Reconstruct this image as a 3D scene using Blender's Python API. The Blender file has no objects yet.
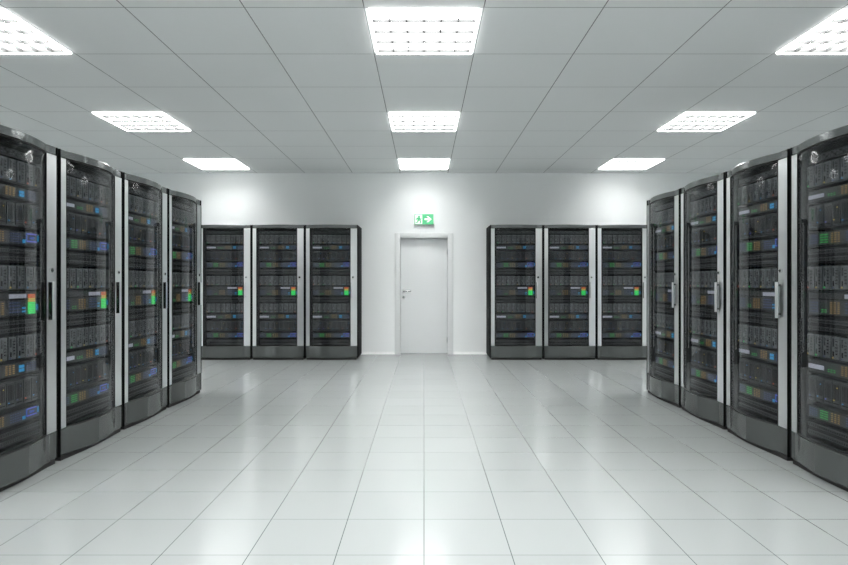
import bpy, bmesh, math, random
from mathutils import Vector, Matrix
random.seed(7)
S = bpy.context.scene
COL = S.collection
R = math.radians

# ------------------------------------------------------------------ sizes
F_PX = 587.0
EYE = 1.242                    # camera height
CEIL = EYE + 1.899
Y_BACK = 10.17                 # wall with the door
Y_FRONT = -5.2                 # wall behind the camera
X_SIDE = 5.5
CT = 0.8268                    # ceiling tile
CY0 = 4.052                    # one of the ceiling cross joints
RW, RH, RB, RD = 0.845, 2.17, 0.055, 0.60     # rack width, height, bow of the front, depth

# ------------------------------------------------------------------ materials
def nodes(name):
    m = bpy.data.materials.new(name); m.use_nodes = True
    nt = m.node_tree
    return m, nt, nt.nodes['Principled BSDF'], nt.nodes['Material Output']

def pbr(name, col, rough=0.5, metal=0.0, spec=0.5, noise=0.0, nscale=30.0, stretch=None, coat=0.0):
    """plain surface with a faint procedural variation of roughness and tone"""
    m, nt, b, out = nodes(name)
    b.inputs['Base Color'].default_value = (*col, 1)
    b.inputs['Roughness'].default_value = rough
    b.inputs['Metallic'].default_value = metal
    b.inputs['Specular IOR Level'].default_value = spec
    b.inputs['Coat Weight'].default_value = coat
    if noise > 0:
        tc = nt.nodes.new('ShaderNodeTexCoord'); mp = nt.nodes.new('ShaderNodeMapping')
        nz = nt.nodes.new('ShaderNodeTexNoise'); mr = nt.nodes.new('ShaderNodeMapRange')
        if stretch: mp.inputs['Scale'].default_value = stretch
        nz.inputs['Scale'].default_value = nscale; nz.inputs['Detail'].default_value = 3
        nt.links.new(tc.outputs['Object'], mp.inputs['Vector']); nt.links.new(mp.outputs['Vector'], nz.inputs['Vector'])
        mr.inputs['To Min'].default_value = max(0.01, rough - noise); mr.inputs['To Max'].default_value = rough + noise
        nt.links.new(nz.outputs['Fac'], mr.inputs['Value']); nt.links.new(mr.outputs['Result'], b.inputs['Roughness'])
    return m

def glow(name, col, strength, base=None):
    m, nt, b, out = nodes(name)
    b.inputs['Base Color'].default_value = (*(base or col), 1)
    b.inputs['Roughness'].default_value = 0.4
    b.inputs['Emission Color'].default_value = (*col, 1)
    b.inputs['Emission Strength'].default_value = strength
    return m

def tiled(name, base, joint, sx, sy, ox, oy, wx, wy, rough, spec, var=0.012, coat=0.0, rvar=0.03):
    """square panels with fine joints, from the object's own coordinates in metres"""
    m, nt, b, out = nodes(name)
    N, L = nt.nodes.new, nt.links.new
    tc = N('ShaderNodeTexCoord'); sep = N('ShaderNodeSeparateXYZ'); L(tc.outputs['Object'], sep.inputs[0])
    def math_(op, a, b_=None):
        n = N('ShaderNodeMath'); n.operation = op
        for i, v in enumerate((a, b_)):
            if v is None: continue
            if isinstance(v, (int, float)): n.inputs[i].default_value = v
            else: L(v, n.inputs[i])
        return n.outputs[0]
    def axis(sock, size, off, w):
        t = math_('DIVIDE', math_('SUBTRACT', sock, off), size)
        f = math_('FRACT', t)
        d = math_('MULTIPLY', math_('MINIMUM', f, math_('SUBTRACT', 1.0, f)), size)
        return math_('LESS_THAN', d, w / 2), math_('FLOOR', t)
    lx, ix = axis(sep.outputs[0], sx, ox, wx); ly, iy = axis(sep.outputs[1], sy, oy, wy)
    line = math_('MAXIMUM', lx, ly)
    cmb = N('ShaderNodeCombineXYZ'); L(ix, cmb.inputs[0]); L(iy, cmb.inputs[1])
    wn = N('ShaderNodeTexWhiteNoise'); wn.noise_dimensions = '2D'; L(cmb.outputs[0], wn.inputs['Vector'])
    k = math_('ADD', math_('MULTIPLY', wn.outputs['Value'], 2 * var), 1 - var)
    tint = N('ShaderNodeMix'); tint.data_type = 'RGBA'; tint.blend_type = 'MULTIPLY'; tint.inputs['Factor'].default_value = 1
    tint.inputs['A'].default_value = (*base, 1)
    g = N('ShaderNodeCombineColor'); [L(k, g.inputs[i]) for i in range(3)]; L(g.outputs[0], tint.inputs['B'])
    mx = N('ShaderNodeMix'); mx.data_type = 'RGBA'
    L(line, mx.inputs['Factor']); L(tint.outputs['Result'], mx.inputs['A']); mx.inputs['B'].default_value = (*joint, 1)
    L(mx.outputs['Result'], b.inputs['Base Color'])
    nz = N('ShaderNodeTexNoise'); nz.inputs['Scale'].default_value = 2.2; L(tc.outputs['Object'], nz.inputs['Vector'])
    mr = N('ShaderNodeMapRange'); mr.inputs['To Min'].default_value = rough - rvar; mr.inputs['To Max'].default_value = rough + rvar
    L(nz.outputs['Fac'], mr.inputs['Value']); L(mr.outputs['Result'], b.inputs['Roughness'])
    b.inputs['Specular IOR Level'].default_value = spec
    b.inputs['Coat Weight'].default_value = coat
    return m

def glass(name, tint, ior=1.5, boost=1.0):
    m, nt, b, out = nodes(name)
    nt.nodes.remove(b)
    N, L = nt.nodes.new, nt.links.new
    tr = N('ShaderNodeBsdfTransparent'); tr.inputs['Color'].default_value = (*tint, 1)
    gl = N('ShaderNodeBsdfGlossy'); gl.inputs['Roughness'].default_value = 0.035
    gl.inputs['Color'].default_value = (boost, boost, boost, 1)
    geo = N('ShaderNodeNewGeometry'); dot = N('ShaderNodeVectorMath'); dot.operation = 'DOT_PRODUCT'
    L(geo.outputs['Normal'], dot.inputs[0]); L(geo.outputs['Incoming'], dot.inputs[1])
    def mth(op, a, c=None):
        n = N('ShaderNodeMath'); n.operation = op
        for i, v in enumerate((a, c)):
            if v is None: continue
            if isinstance(v, (int, float)): n.inputs[i].default_value = v
            else: L(v, n.inputs[i])
        return n
    f0 = ((ior - 1) / (ior + 1)) ** 2
    fr = mth('ADD', mth('MULTIPLY', mth('POWER', mth('SUBTRACT', 1.0, mth('ABSOLUTE', dot.outputs['Value']).outputs[0]).outputs[0], 5.0).outputs[0], 1 - f0).outputs[0], f0)
    mx = N('ShaderNodeMixShader')
    L(fr.outputs[0], mx.inputs[0]); L(tr.outputs[0], mx.inputs[1]); L(gl.outputs[0], mx.inputs[2]); L(mx.outputs[0], out.inputs[0])
    return m

def brushed(name, col, rough, aniso):
    """vertical grain: reflections spread sideways"""
    m, nt, b, out = nodes(name)
    N, L = nt.nodes.new, nt.links.new
    b.inputs['Base Color'].default_value = (*col, 1); b.inputs['Metallic'].default_value = 1; b.inputs['Roughness'].default_value = rough
    b.inputs['Anisotropic'].default_value = aniso
    geo = N('ShaderNodeNewGeometry'); cr = N('ShaderNodeVectorMath'); cr.operation = 'CROSS_PRODUCT'
    cr.inputs[0].default_value = (0, 0, 1); L(geo.outputs['Normal'], cr.inputs[1]); L(cr.outputs[0], b.inputs['Tangent'])
    return m

M = {
    'floor': tiled('floor_panels', (.345, .363, .363), (.08, .095, .095), .4, .404, 0.0, 2.675, .0036, .0028, .15, .9, var=.015),
    'ceiling': tiled('ceiling_panels', (.89, .915, .915), (.22, .23, .23), CT, .825, CT / 2, CY0, .0075, .0055, .55, .3, var=.006),
    'wall': pbr('wall_paint', (.90, .925, .925), .6, spec=.3, noise=.05, nscale=8),
    'white': pbr('white_lacquer', (.72, .74, .74), .35, noise=.04, nscale=12),
    'door': pbr('door_lacquer', (.74, .76, .765), .3, noise=.03, nscale=10, stretch=(6, 6, .4)),
    'skirting': pbr('skirting_white', (.94, .95, .95), .35, noise=.03),
    'black': pbr('black_powder_coat', (.005, .0055, .0055), .65, spec=.06, noise=.05, nscale=60),
    'rail': pbr('black_rail', (.018, .019, .02), .5, noise=.05, nscale=60),
    'rubber': pbr('black_rubber', (.006, .006, .006), .6),
    'steel': brushed('brushed_steel', (.90, .915, .915), .28, 0.0),
    'chrome': pbr('polished_metal', (.8, .81, .81), .12, 1.0),
    'grip': pbr('dark_grip_metal', (.12, .125, .125), .25, 1.0),
    'plinth': pbr('gunmetal_gloss', (.10, .108, .106), .12, .55, spec=.6),
    'header': pbr('gunmetal_header', (.165, .174, .174), .17, .85),
    'face': pbr('equipment_grey', (.075, .079, .081), .45, .3, noise=.06, nscale=50),
    'face_dark': pbr('equipment_charcoal', (.012, .013, .014), .5, .2, noise=.06, nscale=50),
    'blade': pbr('blade_grey', (.22, .23, .235), .4, .4, noise=.05, nscale=50),
    'slot': pbr('vent_black', (.006, .006, .007), .7),
    'mesh': pbr('vent_mesh_grey', (.17, .175, .18), .4, .4),
    'plate': glow('label_plate', (.55, .55, .68), .06, (.75, .74, .85)),  # plates are no lamps; a faint glow is added to brighten them
    'led_g': glow('light_green', (.08, .75, .16), .42, (.03, .2, .05)),
    'led_G': glow('light_signal_green', (.03, .80, .14), .9, (.02, .25, .05)),
    'led_a': glow('light_amber', (.80, .50, .15), .32, (.2, .14, .05)),
    'led_o': glow('light_orange', (.95, .16, .05), .6, (.25, .06, .03)),
    'led_y': glow('light_yellow', (.85, .65, .12), .6, (.25, .2, .05)),
    'led_b': glow('light_blue', (.10, .22, .75), .40, (.03, .05, .2)),
    'led_c': glow('light_cyan', (.06, .45, .85), .5, (.03, .12, .25)),
    'led_v': glow('light_violet', (.22, .24, .95), .55, (.06, .07, .25)),
    'led_d': glow('light_dim_blue', (.12, .16, .34), .45, (.05, .06, .1)),
    'glass': glass('tinted_door_glass', (.78, .79, .80), 1.36),
    'tube': glow('lamp_diffuser_glow', (1.0, 1.0, .99), 38.0),
    'tube_low': glow('lamp_diffuser_glow_dimmed', (1.0, 1.0, .99), 14.0),
    'rim_glow': glow('rim_halo_glow', (1.0, 1.0, .99), 7.0, (.85, .87, .87)),  # added glow on the lamp rims, makes a halo on the ceiling
    'louvre': pbr('louvre_aluminium', (.032, .033, .033), .5, spec=.1),
    'louvre_pale': pbr('louvre_lightened', (.36, .365, .365), .5, spec=.1),  # same louvre in a lighter tone, so the dimmed row still looks lit
    'sign_green': glow('sign_green', (.10, .56, .26), .34, (.06, .34, .15)),
    'sign_white': glow('sign_white', (.92, 1.0, .92), .25, (.9, .92, .9)),
    'sign_box': pbr('sign_housing', (.82, .84, .83), .35),
    'sign_grey': pbr('sign_edge_grey', (.36, .38, .37), .4),
}

# ------------------------------------------------------------------ mesh helpers
class MB:
    def __init__(self): self.bm = bmesh.new(); self.mats = []
    def mi(self, m):
        if m not in self.mats: self.mats.append(m)
        return self.mats.index(m)
    def box(self, x0, x1, y0, y1, z0, z1, m, bev=0.0):
        k = self.mi(m)
        g = bmesh.ops.create_cube(self.bm, size=1.0)
        vs = g['verts']
        for v in vs:
            v.co = Vector((x0 if v.co.x < 0 else x1, y0 if v.co.y < 0 else y1, z0 if v.co.z < 0 else z1))
        fs = set(f for v in vs for f in v.link_faces)
        for f in fs: f.material_index = k
        if bev > 0:
            es = list(set(e for v in vs for e in v.link_edges))
            r = bmesh.ops.bevel(self.bm, geom=es, offset=bev, segments=2, affect='EDGES', profile=.5)
            for f in r['faces']: f.material_index = k
        return self
    def poly(self, pts, y0, y1, m):
        """outline in x, z extruded from y0 to y1"""
        k = self.mi(m)
        a = [self.bm.verts.new((p[0], y0, p[1])) for p in pts]
        b = [self.bm.verts.new((p[0], y1, p[1])) for p in pts]
        n = len(pts)
        fs = [self.bm.faces.new(a), self.bm.faces.new(b[::-1])]
        for i in range(n): fs.append(self.bm.faces.new((a[i], b[i], b[(i + 1) % n], a[(i + 1) % n])))
        for f in fs: f.material_index = k
        return self
    def curved(self, xs, fy, gy, z0, z1, m, bev=0.0):
        """wall that follows y = fy(x) in front and gy(x) behind"""
        k = self.mi(m)
        prof = [(0, z0 + bev), (bev, z0), (1, z0), (1, z1), (bev, z1), (0, z1 - bev)] if bev > 0 else [(0, z0), (1, z0), (1, z1), (0, z1)]
        rings = []
        for x in xs:
            ring = []
            for t, z in prof:
                y = gy(x) if t == 1 else fy(x) + t
                ring.append(self.bm.verts.new((x, y, z)))
            rings.append(ring)
        n = len(prof); fs = []
        for a, b in zip(rings, rings[1:]):
            for i in range(n): fs.append(self.bm.faces.new((a[i], b[i], b[(i + 1) % n], a[(i + 1) % n])))
        fs.append(self.bm.faces.new(rings[0])); fs.append(self.bm.faces.new(rings[-1][::-1]))
        for f in fs: f.material_index = k; f.smooth = True
        return self
    def cyl(self, c, r, h, axis, m, seg=20, r2=None):
        k = self.mi(m)
        g = bmesh.ops.create_cone(self.bm, cap_ends=True, segments=seg, radius1=r, radius2=r if r2 is None else r2, depth=h)
        rot = {'z': Matrix(), 'y': Matrix.Rotation(R(90), 4, 'X'), 'x': Matrix.Rotation(R(90), 4, 'Y')}[axis]
        bmesh.ops.transform(self.bm, matrix=Matrix.Translation(c) @ rot, verts=g['verts'])
        for f in set(f for v in g['verts'] for f in v.link_faces):
            f.material_index = k
            if len(f.verts) == 4: f.smooth = True
        return self
    def build(self, name, parent=None, loc=(0, 0, 0), sharp=True):
        bmesh.ops.recalc_face_normals(self.bm, faces=self.bm.faces[:])
        me = bpy.data.meshes.new(name); self.bm.to_mesh(me); self.bm.free()
        for m in self.mats: me.materials.append(M[m])
        if sharp:
            try: me.set_sharp_from_angle(angle=R(40))
            except Exception: pass
        o = bpy.data.objects.new(name, me); COL.objects.link(o)
        o.parent = parent; o.location = loc
        return o

def empty(name, loc=(0, 0, 0), rz=0.0):
    o = bpy.data.objects.new(name, None); COL.objects.link(o)
    o.location = loc; o.rotation_euler = (0, 0, rz); o.empty_display_size = .1
    return o
def tag(o, label=None, cat=None, group=None, kind=None):
    if label: o['label'] = label
    if cat: o['category'] = cat
    if group: o['group'] = group
    if kind: o['kind'] = kind
    return o
def copy_tree(o, parent=None):
    c = o.copy(); COL.objects.link(c); c.parent = parent
    for ch in list(o.children): copy_tree(ch, c)
    return c
def struct(o, label):
    return tag(o, label, None, None, 'structure')

# ------------------------------------------------------------------ the room
b = MB(); b.box(-X_SIDE - .15, X_SIDE + .15, Y_FRONT - .15, Y_BACK + .3, -.1, 0, 'floor')
struct(b.build('floor'), 'glossy pale grey raised floor of square panels')

LX = [-4 * CT, 0.0, 4 * CT]                                    # lamp columns (tile centres)
LY = [CY0 + .4125 + .825 * 3 * k for k in (2, 1, 0, -1, -2)]    # lamp rows, the door's first
HO = .397                                                      # half of a lamp's opening
b = MB()
edges = [Y_FRONT - .15]
for y in sorted(LY): edges += [y - HO, y + HO]
edges.append(Y_BACK + .3)
for i in range(len(edges) - 1):
    if i % 2 == 0: b.box(-X_SIDE - .15, X_SIDE + .15, edges[i], edges[i + 1], CEIL, CEIL + .02, 'ceiling')
    else:
        xs = [-X_SIDE - .15]
        for x in LX: xs += [x - HO, x + HO]
        xs.append(X_SIDE + .15)
        for j in range(0, len(xs), 2): b.box(xs[j], xs[j + 1], edges[i], edges[i + 1], CEIL, CEIL + .02, 'ceiling')
struct(b.build('ceiling'), 'pale grey suspended ceiling of square panels')

DW, DH = .412, 2.014                                           # door opening
b = MB(); T = .14
b.box(-X_SIDE - .15, -DW - .03, Y_BACK, Y_BACK + T, 0, CEIL, 'wall')
b.box(DW + .03, X_SIDE + .15, Y_BACK, Y_BACK + T, 0, CEIL, 'wall')
b.box(-DW - .03, DW + .03, Y_BACK, Y_BACK + T, DH + .03, CEIL, 'wall')
struct(b.build('wall_back'), 'white painted wall with the door')
b = MB(); b.box(-X_SIDE - .15, X_SIDE + .15, Y_FRONT - .15, Y_FRONT, 0, CEIL, 'wall'); struct(b.build('wall_front'), 'white painted wall facing the door')
b = MB(); b.box(-X_SIDE - .15, -X_SIDE, Y_FRONT, Y_BACK, 0, CEIL, 'wall'); struct(b.build('wall_left'), 'white painted wall behind the left rack row')
b = MB(); b.box(X_SIDE, X_SIDE + .15, Y_FRONT, Y_BACK, 0, CEIL, 'wall'); struct(b.build('wall_right'), 'white painted wall behind the right rack row')
for nm, x0, x1 in (('baseboard_left', -X_SIDE, -.507), ('baseboard_right', .507, X_SIDE)):
    b = MB()                                                  # sloped face that looks up a little
    prof = [(Y_BACK, 0), (Y_BACK, .036), (Y_BACK - .006, .036), (Y_BACK - .026, .008), (Y_BACK - .026, 0)]
    va = [b.bm.verts.new((x0, y, z)) for y, z in prof]; vb = [b.bm.verts.new((x1, y, z)) for y, z in prof]
    b.bm.faces.new(va); b.bm.faces.new(vb[::-1]); b.mi('skirting')
    for i in range(5): b.bm.faces.new((va[i], vb[i], vb[(i + 1) % 5], va[(i + 1) % 5]))
    struct(b.build(nm), 'low white baseboard along the back wall, %s of the door' % ('left' if x0 < -1 else 'right'))

# door
d = struct(empty('door_1', (0, Y_BACK, 0)), 'closed plain grey-white door in the back wall under the exit sign')
b = MB()
b.box(-.507, -DW, -.014, .02, 0, 2.095, 'white', .003); b.box(DW, .507, -.014, .02, 0, 2.095, 'white', .003)
b.box(-DW, DW, -.014, .02, DH, 2.095, 'white', .003)
b.box(-DW - .03, -DW, .02, T, 0, DH, 'white'); b.box(DW, DW + .03, .02, T, 0, DH, 'white'); b.box(-DW - .03, DW + .03, .02, T, DH, DH + .03, 'white')
b.build('door_frame', d)
b = MB(); b.box(-DW + .004, DW - .004, .09, .13, .006, DH - .004, 'door', .002); leaf = b.build('door_leaf', d)
b = MB()
b.cyl((-.355, .082, 1.09), .026, .012, 'y', 'chrome'); b.cyl((-.355, .06, 1.09), .010, .05, 'y', 'chrome')
b.box(-.365, -.225, .032, .046, 1.080, 1.100, 'chrome', .006)
b.build('door_handle', leaf)['label'] = 'chrome lever handle'
b = MB(); b.cyl((-.355, .084, .99), .024, .010, 'y', 'chrome'); b.cyl((-.355, .078, .993), .006, .004, 'y', 'slot', 12); b.box(-.358, -.352, .076, .080, .978, .993, 'slot')
b.build('keyhole_plate', leaf)['label'] = 'round chrome keyhole plate'
for z in (1.77, .24):
    b = MB(); b.cyl((DW - .006, .082, z), .009, .10, 'z', 'chrome', 14); b.cyl((DW - .006, .082, z), .0095, .004, 'z', 'slot', 14)
    b.build('hinge', leaf)

# exit sign
sg = tag(empty('exit_sign', (0, Y_BACK, 2.335)), 'small green lit exit sign with running figure and white arrow, on wall above the door', 'sign')
b = MB(); b.box(-.172, .172, -.035, .001, -.094, .094, 'sign_box', .004); b.build('housing', sg)
b = MB(); b.box(-.176, .176, -.038, -.001, -.100, -.0945, 'sign_grey', .002); b.build('bottom_rail', sg)
b = MB(); b.box(-.163, .163, -.039, -.0355, -.090, .088, 'sign_green'); b.build('sign_panel', sg)
b = MB(); b.poly([(-.150, -.080), (-.030, -.080), (-.030, .078), (-.150, .078)], -.0405, -.0392, 'sign_white'); b.build('doorway_symbol', sg)
b = MB()
b.cyl((-.086, -.0415, .047), .018, .002, 'y', 'sign_green', 18)
for q in ([(-.118, .010), (-.100, .034), (-.070, .032), (-.072, .000), (-.086, -.024), (-.114, -.014)],       # torso
          [(-.076, .030), (-.058, .008), (-.041, .014), (-.037, .000), (-.062, -.012), (-.082, .012)],        # front arm
          [(-.096, .034), (-.132, .020), (-.140, -.014), (-.126, -.016), (-.120, .008), (-.098, .014)],       # rear arm
          [(-.096, -.020), (-.076, .000), (-.050, -.026), (-.058, -.072), (-.076, -.070), (-.070, -.032)],    # front leg
          [(-.116, -.010), (-.090, -.022), (-.102, -.058), (-.140, -.068), (-.143, -.052), (-.116, -.044)]):  # rear leg
    b.poly(q, -.0425, -.0408, 'sign_green')
b.build('running_figure_symbol', sg)
b = MB()
b.poly([(.010, -.016), (.078, -.016), (.042, -.052), (.074, -.052), (.132, 0), (.074, .052), (.042, .052), (.078, .016), (.010, .016)], -.0405, -.0392, 'sign_white')
b.build('arrow_symbol', sg)

# ------------------------------------------------------------------ ceiling lamps
def make_lamp(tube, lv, lh=.021):
    t = empty('ceiling_light')
    b = MB(); h = lh + .034; w = HO - .004
    b.box(-w, w, -w, w, h - .004, h, 'white')
    for s in (-1, 1):
        b.box(min(s * w, s * (w - .004)), max(s * w, s * (w - .004)), -w, w, .002, h - .004, 'white')
        b.box(-w + .004, w - .004, min(s * w, s * (w - .004)), max(s * w, s * (w - .004)), .002, h - .004, 'white')
    b.build('housing', t)
    b = MB(); a, c = HO - .007, HO - .022                     # rim hangs below the panels; its glow is added for a ceiling halo
    for s in (-1, 1):
        b.box(min(s * a, s * c), max(s * a, s * c), -a, a, -.014, .004, 'rim_glow', .0015)
        b.box(-c, c, min(s * a, s * c), max(s * a, s * c), -.014, .004, 'rim_glow', .0015)
    b.build('rim', t)
    b = MB(); n, k = 6, 4                                      # louvre of 6 by 4 cells
    for i in range(n + 1):
        x = -c + 2 * c * i / n; x = max(-c + .003, min(c - .003, x))
        b.box(x - .003, x + .003, -c, c, -.006, lh, lv)
    for j in range(k + 1):
        y = -c + 2 * c * j / k; y = max(-c + .003, min(c - .003, y))
        b.box(-c, c, y - .003, y + .003, -.006, lh, lv)
    b.build('louver', t)
    b = MB(); b.box(-c + .01, c - .01, -c + .06, c - .03, lh + .018, lh + .026, tube); b.build('diffuser', t)
    return t
rown = ['beside the back wall', 'halfway along the room', 'closest to the viewer']
coln = ['above the left rack row', 'over the central aisle', 'above the right rack row']
protos = {}
for r_, y in enumerate(LY):
    for c_, x in enumerate(LX):
        tube = 'tube_low' if r_ == 0 else 'tube'               # the row by the wall is dimmed
        if tube in protos: o = copy_tree(protos[tube])
        else: o = protos[tube] = make_lamp(tube, *(('louvre_pale', .075) if r_ == 0 else ('louvre', .021)))
        o.location = (x, y, CEIL)
        if r_ < 3: tag(o, 'square louvred ceiling light %s, %s' % (coln[c_], rown[r_]), 'ceiling light', 'louvred ceiling lights in view')
        else: tag(o, 'square louvred ceiling light farther back, behind the viewpoint', 'ceiling light', 'louvred ceiling lights behind the viewpoint')

# ------------------------------------------------------------------ server rack
HW = RW / 2
XG0, XG1 = -.352, .308                                        # glass between the two stiles
def bow(x, k=1.0):
    u = (x - (XG0 + XG1) / 2) / ((XG1 - XG0) / 2)
    return -RB * k * max(0.0, 1 - u * u)
def span(a, c, n=28): return [a + (c - a) * i / n for i in range(n + 1)]
EX0, EW, EY = -.3175, .635, .055                              # equipment: left edge, width, front plane

def light_grid(b, x0, x1, z0, z1, nx, nz, m, y=EY, fx=.5, fz=.36):
    px, pz = (x1 - x0) / nx, (z1 - z0) / nz
    for i in range(nx):
        for j in range(nz):
            cx, cz = x0 + (i + .5) * px, z0 + (j + .5) * pz
            b.box(EX0 + cx - px * fx / 2, EX0 + cx + px * fx / 2, y - .003, y + .001, cz - pz * fz / 2, cz + pz * fz / 2, m)
def grid_part(parent, *a, **k):
    b = MB(); light_grid(b, *a, **k); return b.build('light_grid', parent)

def unit(name, root, z0, z1, m='face', ear=True, depth=.42):
    """chassis with rack ears and rounded front"""
    b = MB()
    b.box(EX0 + .004, EX0 + EW - .004, EY, EY + depth, z0, z1, m, .002)
    return b, (lambda: b.build(name, root))

def blade_row(root, z0, z1):
    b, done = unit('blade_chassis', root, z0 - .008, z1 + .006, 'face_dark')
    b.box(EX0, EX0 + EW, EY - .004, EY + .004, z0 - .010, z0 - .003, 'face')
    ch = done()
    n = 8; p = EW / n
    for i in range(n):
        b = MB(); x = EX0 + i * p
        b.box(x + .007, x + p - .007, EY - .014, EY + .01, z0, z1, 'blade', .003)
        h = z1 - z0
        b.box(x + .016, x + .03, EY - .0155, EY - .013, z0 + .55 * h, z0 + .92 * h, 'face')
        b.box(x + .040, x + .062, EY - .0155, EY - .013, z0 + .15 * h, z0 + .92 * h, 'mesh')
        for q in range(5): b.box(x + .042, x + .060, EY - .0165, EY - .0150, z0 + (.22 + .14 * q) * h, z0 + (.26 + .14 * q) * h, 'slot')
        b.box(x + .018, x + .028, EY - .0165, EY - .013, z0 + .12 * h, z0 + .34 * h, 'slot')
        c = ('led_y', 'led_d', 'led_G', 'led_d', 'led_o', 'led_d', 'led_c', 'led_y')[(i * 3 + int(z0 * 10)) % 8]
        b.box(x + .015, x + .023, EY - .017, EY - .013, z0 + .03 * h, z0 + .085 * h, c)
        b.build('blade_server', ch)

def label_unit(root, z0, z1):
    b, done = unit('switch_unit', root, z0, z1); h = z1 - z0
    b.box(EX0, EX0 + EW, EY - .003, EY + .01, z0, z0 + .12 * h, 'face_dark')
    u = done()
    b = MB(); b.box(EX0 + .005, EX0 + .155, EY - .004, EY + .001, z0 + .34 * h, z0 + .66 * h, 'plate', .0015); b.build('label_plate', u)['label'] = 'pale label plate'
    grid_part(u, .185, .265, z0 + .28 * h, z0 + .55 * h, 3, 2, 'led_g')
    grid_part(u, .305, .400, z0 + .22 * h, z0 + .92 * h, 3, 5, 'led_a')
    grid_part(u, .432, .482, z0 + .28 * h, z0 + .80 * h, 1, 2, 'led_c', fx=.92, fz=.8)
    grid_part(u, .500, .600, z0 + .22 * h, z0 + .88 * h, 4, 4, 'led_d')

def drive_unit(root, z0, z1):
    b, done = unit('storage_unit', root, z0, z1); h = z1 - z0
    for i in range(8):
        x = EX0 + .012 + i * .0765
        b.box(x, x + .070, EY - .006, EY + .004, z0 + .06 * h, z0 + .94 * h, 'face', .002)
        b.box(x + .010, x + .060, EY - .008, EY - .005, z0 + .12 * h, z0 + .16 * h, 'slot')
        for q in range(4): b.box(x + .012 + .013 * q, x + .018 + .013 * q, EY - .0075, EY - .005, z0 + .28 * h, z0 + .86 * h, 'face_dark')
    for i, m in enumerate(('led_d', 'led_c', 'led_v', 'led_y', 'led_c', 'led_d', 'led_o', 'led_c')):
        x = EX0 + .022 + i * .0765
        b.box(x, x + .009, EY - .010, EY - .005, z0 + (.18, .22, .20, .24)[i % 4] * h, z0 + (.22, .26, .24, .28)[i % 4] * h, m)
        if i % 2: b.box(x + .03, x + .036, EY - .010, EY - .005, z0 + .72 * h, z0 + .76 * h, m)
    done()

def led_unit(root, z0, z1):
    b, done = unit('network_unit', root, z0, z1); h = z1 - z0
    b.box(EX0, EX0 + EW, EY - .003, EY + .01, z1 - .10 * h, z1, 'face_dark'); b.box(EX0, EX0 + EW, EY - .003, EY + .01, z0, z0 + .08 * h, 'face_dark')
    u = done()
    grid_part(u, .015, .095, z0 + .18 * h, z0 + .82 * h, 4, 4, 'led_d')
    grid_part(u, .115, .195, z0 + .16 * h, z0 + .84 * h, 2, 4, 'led_g', fx=.8)
    grid_part(u, .215, .305, z0 + .14 * h, z0 + .86 * h, 3, 5, 'led_a')
    grid_part(u, .350, .455, z0 + .16 * h, z0 + .84 * h, 5, 4, 'led_d')
    grid_part(u, .462, .495, z0 + .14 * h, z0 + .48 * h, 1, 1, 'led_c', fx=.8, fz=.7)
    b = MB()
    for (x0, x1, a, c, m) in ((.505, .60, .80, .88, 'led_v'), (.505, .60, .30, .38, 'led_v'), (.500, .508, .30, .88, 'led_b'), (.609, .622, .38, .80, 'led_c'),
                              (.535, .575, .50, .66, 'led_b')):
        b.box(EX0 + x0, EX0 + x1, EY - .004, EY + .001, z0 + a * h, z0 + c * h, m)
    b.build('status_display', u)['label'] = 'blue lit status display'

def vent_unit(root, z0, z1):
    b, done = unit('vent_panel', root, z0, z1, 'slot'); h = z1 - z0
    for a in (.12, .62):
        b.box(EX0 + .005, EX0 + EW - .005, EY - .008, EY + .004, z0 + a * h, z0 + (a + .26) * h, 'face', .002)
        for i in range(30):
            x = EX0 + .02 + i * .0203
            b.box(x, x + .009, EY - .0092, EY - .007, z0 + (a + .07) * h, z0 + (a + .19) * h, 'slot')
    done()

def signal_unit(root, z0, z1):
    b, done = unit('controller_unit', root, z0, z1); h = z1 - z0
    b.box(EX0, EX0 + EW, EY - .003, EY + .01, z1 - .06 * h, z1, 'face_dark')
    b.box(EX0, EX0 + EW, EY - .003, EY + .01, z0 + .66 * h, z0 + .71 * h, 'face_dark'); b.box(EX0, EX0 + EW, EY - .003, EY + .01, z0, z0 + .06 * h, 'face_dark')
    u = done()
    b = MB(); b.box(EX0 + .344, EX0 + .497, EY - .005, EY + .001, z0 + .73 * h, z0 + .90 * h, 'plate', .0015); b.build('label_plate', u)['label'] = 'pale label plate'
    grid_part(u, .015, .10, z0 + .12 * h, z0 + .60 * h, 4, 4, 'led_d')
    grid_part(u, .125, .185, z0 + .12 * h, z0 + .30 * h, 2, 2, 'led_g')
    grid_part(u, .205, .305, z0 + .10 * h, z0 + .60 * h, 3, 6, 'led_a')
    grid_part(u, .345, .450, z0 + .12 * h, z0 + .62 * h, 5, 4, 'led_d')
    grid_part(u, .455, .500, z0 + .12 * h, z0 + .40 * h, 1, 2, 'led_c', fx=.7, fz=.5)
    b = MB(); rows = ['led_G'] * 6 + ['led_y', 'led_y', 'led_o', 'led_o']
    for j, m in enumerate(rows):
        a = .08 + .082 * j
        b.box(EX0 + .518, EX0 + .583, EY - .006, EY + .001, z0 + a * h, z0 + (a + .062) * h, m)
    b.build('signal_bar', u)['label'] = 'green to orange level bar'
    b = MB(); b.box(EX0 + .596, EX0 + .612, EY - .005, EY + .001, z0 + .22 * h, z0 + .46 * h, 'led_c'); b.build('indicator_light', u)

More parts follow.
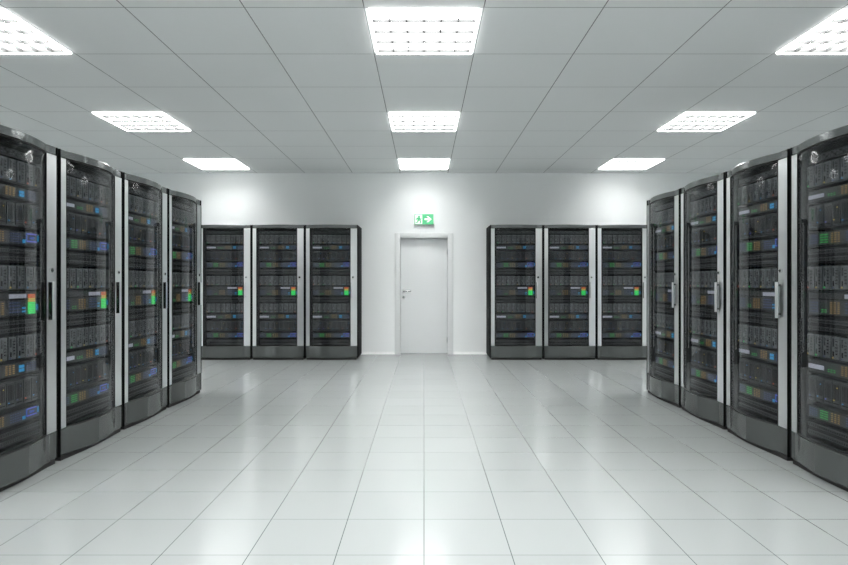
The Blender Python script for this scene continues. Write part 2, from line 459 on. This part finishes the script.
def make_rack():
    t = empty('server_rack')
    z0, zg0, zg1 = .035, .222, 2.112
    b = MB()                                                  # carcass
    b.box(-HW + .012, HW - .012, RD - .012, RD - .002, z0, RH - .012, 'black')
    b.box(-HW + .012, HW - .012, .004, RD - .012, z0, z0 + .02, 'black')
    b.box(-HW + .012, HW - .012, .03, RD - .012, zg1 - .01, zg1 + .005, 'black')
    b.box(-HW + .012, HW - .012, .03, RD - .012, .19, .205, 'black')
    b.build('carcass', t)
    for s in (-1, 1):
        b = MB(); b.box(min(s * HW, s * (HW - .011)), max(s * HW, s * (HW - .011)), -.004, RD, z0 - .005, RH, 'black', .002); b.build('side_panel', t)
        b = MB(); xa, xb = sorted((s * .322, s * (HW - .013))); b.box(xa, xb, .045, .085, .206, zg1 - .011, 'rail')
        for i in range(22): b.box((xa + xb) / 2 - .006, (xa + xb) / 2 + .006, .0435, .046, .25 + i * .083, .262 + i * .083, 'slot')
        b.build('mounting_rail', t)
    b = MB(); b.box(-HW + .012, HW - .012, .004, RD - .003, RH - .011, RH - .001, 'black'); b.build('roof_panel', t)
    b = MB(); b.curved(span(-HW + .012, HW - .012), lambda x: bow(x, 1.0) + .002, lambda x: .02, zg1 + .003, RH - .001, 'header', .004); b.build('header', t)['label'] = 'bowed grey metal header'
    b = MB(); b.curved(span(-HW + .012, HW - .012), lambda x: bow(x, 1.0) - .001, lambda x: .02, z0, zg0 - .002, 'plinth', .004); b.build('plinth', t)['label'] = 'bowed glossy dark grey plinth'
    b = MB(); b.curved(span(-HW + .02, HW - .02), lambda x: bow(x, .35) + .004, lambda x: RD - .03, 0, z0 - .006, 'rubber'); b.build('foot', t)
    # door
    xa, xb, xc, xd = -HW + .013, XG0, XG1, HW - .013
    b = MB(); b.curved(span(xb + .004, xc - .004, 36), lambda x: bow(x) + .006, lambda x: bow(x) + .012, zg0 + .006, zg1 - .004, 'glass')
    dr = b.build('glass_door', t); dr['label'] = 'bowed tinted glass door'
    for (p, q, n) in ((xa, xb, 6), (xc, xd, 8)):
        b = MB(); b.curved(span(p, q, n), lambda x: bow(x) - .001, lambda x: bow(x) + .024, zg0, zg1, 'steel', .002); b.build('door_stile', dr)['label'] = 'brushed steel door stile'
    for (p, q) in ((xb + .0003, xb + .0065), (xc - .0085, xc - .0003)):
        b = MB(); b.curved(span(p, q, 2), lambda x: bow(x) + .001, lambda x: bow(x) + .022, zg0, zg1, 'rubber'); b.build('door_gasket', dr)
    for z in (zg0, zg1 - .005):
        b = MB(); b.curved(span(xb + .007, xc - .009, 24), lambda x: bow(x) + .001, lambda x: bow(x) + .02, z, z + .005, 'rubber'); b.build('door_gasket', dr)
    hx = .332; hy = bow(hx)
    b = MB()
    b.box(hx - .0125, hx + .0125, hy - .034, hy - .022, .99, 1.245, 'steel', .004)
    b.box(hx - .0165, hx - .0127, hy - .030, hy - .004, .99, 1.245, 'grip', .001)
    for z in (1.01, 1.215): b.box(hx - .008, hx + .008, hy - .024, hy + .001, z, z + .016, 'grip', .002)
    b.build('handle', dr)['label'] = 'vertical bar handle'
    lx = .345; ly = bow(lx)
    b = MB(); b.cyl((lx, ly - .006, 1.325), .016, .014, 'y', 'chrome', 20, .016); b.cyl((lx, ly - .014, 1.325), .009, .003, 'y', 'grip', 16)
    b.box(lx - .0015, lx + .0015, ly - .0165, ly - .014, 1.318, 1.332, 'slot')
    b.build('lock', dr)['label'] = 'round chrome lock'
    # equipment
    b = MB(); b.box(EX0, EX0 + EW, EY, EY + .03, 2.036, 2.080, 'face', .002)
    for i in range(24):
        for j in range(2): b.box(EX0 + .02 + i * .0255, EX0 + .034 + i * .0255, EY - .0015, EY + .001, 2.044 + j * .017, 2.053 + j * .017, 'mesh' if (i + j) % 3 else 'slot')
    b.build('vent_strip', t)
    blade_row(t, 1.876, 2.012); label_unit(t, 1.768, 1.846); drive_unit(t, 1.596, 1.752); led_unit(t, 1.478, 1.574); vent_unit(t, 1.370, 1.464)
    blade_row(t, 1.202, 1.345); signal_unit(t, 1.026, 1.184); vent_unit(t, .918, 1.014)
    blade_row(t, .762, .902); label_unit(t, .644, .734); drive_unit(t, .460, .626); led_unit(t, .344, .432); vent_unit(t, .226, .326)
    return t

rack = make_rack()
used = [False]
def place(x, y, rz, label, group):
    o = copy_tree(rack) if used[0] else rack
    used[0] = True
    o.location = (x, y, 0); o.rotation_euler = (0, 0, rz)
    tag(o, label, 'server rack', group)
XC, P = 2.525, .868
ends = 6.66
side = ['first of the %s row, cut off by the picture edge', 'second from the front of the %s row', 'third from the front of the %s row', 'last of the %s row, nearest the back wall']
for i in range(4):
    y = ends - P * (4 - i) + P / 2
    place(-XC, y, R(90), 'tall glass-fronted server rack, ' + side[i] % 'left', 'server racks along the left side')
for i in range(4):
    y = ends - P * (4 - i) + P / 2
    place(XC, y, R(-90), 'tall glass-fronted server rack, ' + side[i] % 'right', 'server racks along the right side')
YB, PB = 9.443, .8585
for s, nm in ((-1, 'left'), (1, 'right')):
    for k, w in enumerate(('next to the door', 'middle of the three', 'farthest from the door')):
        place(s * (1.066 + HW + k * PB), YB, 0, 'black server rack against back wall, %s group, %s' % (nm, w), 'server racks against the back wall')

# ------------------------------------------------------------------ world, camera, view
w = bpy.data.worlds.new('World'); S.world = w; w.use_nodes = True
w.node_tree.nodes['Background'].inputs[0].default_value = (.6, .63, .63, 1); w.node_tree.nodes['Background'].inputs[1].default_value = .3
cam = bpy.data.cameras.new('camera'); co = bpy.data.objects.new('camera', cam); COL.objects.link(co)
co.location = (0, 0, EYE); co.rotation_euler = (R(90), 0, 0)
cam.sensor_width = 36; cam.lens = F_PX / 848 * 36; cam.clip_start = .05; cam.clip_end = 60
S.camera = co
S.view_settings.view_transform = 'Standard'; S.view_settings.look = 'None'
S.view_settings.gamma = 1; S.view_settings.use_curve_mapping = False
S.view_settings.exposure = 0.5
S.cycles.use_denoising = True
S.cycles.sample_clamp_indirect = 4.0
S.cycles.diffuse_bounces = 6; S.cycles.max_bounces = 14; S.cycles.transparent_max_bounces = 16
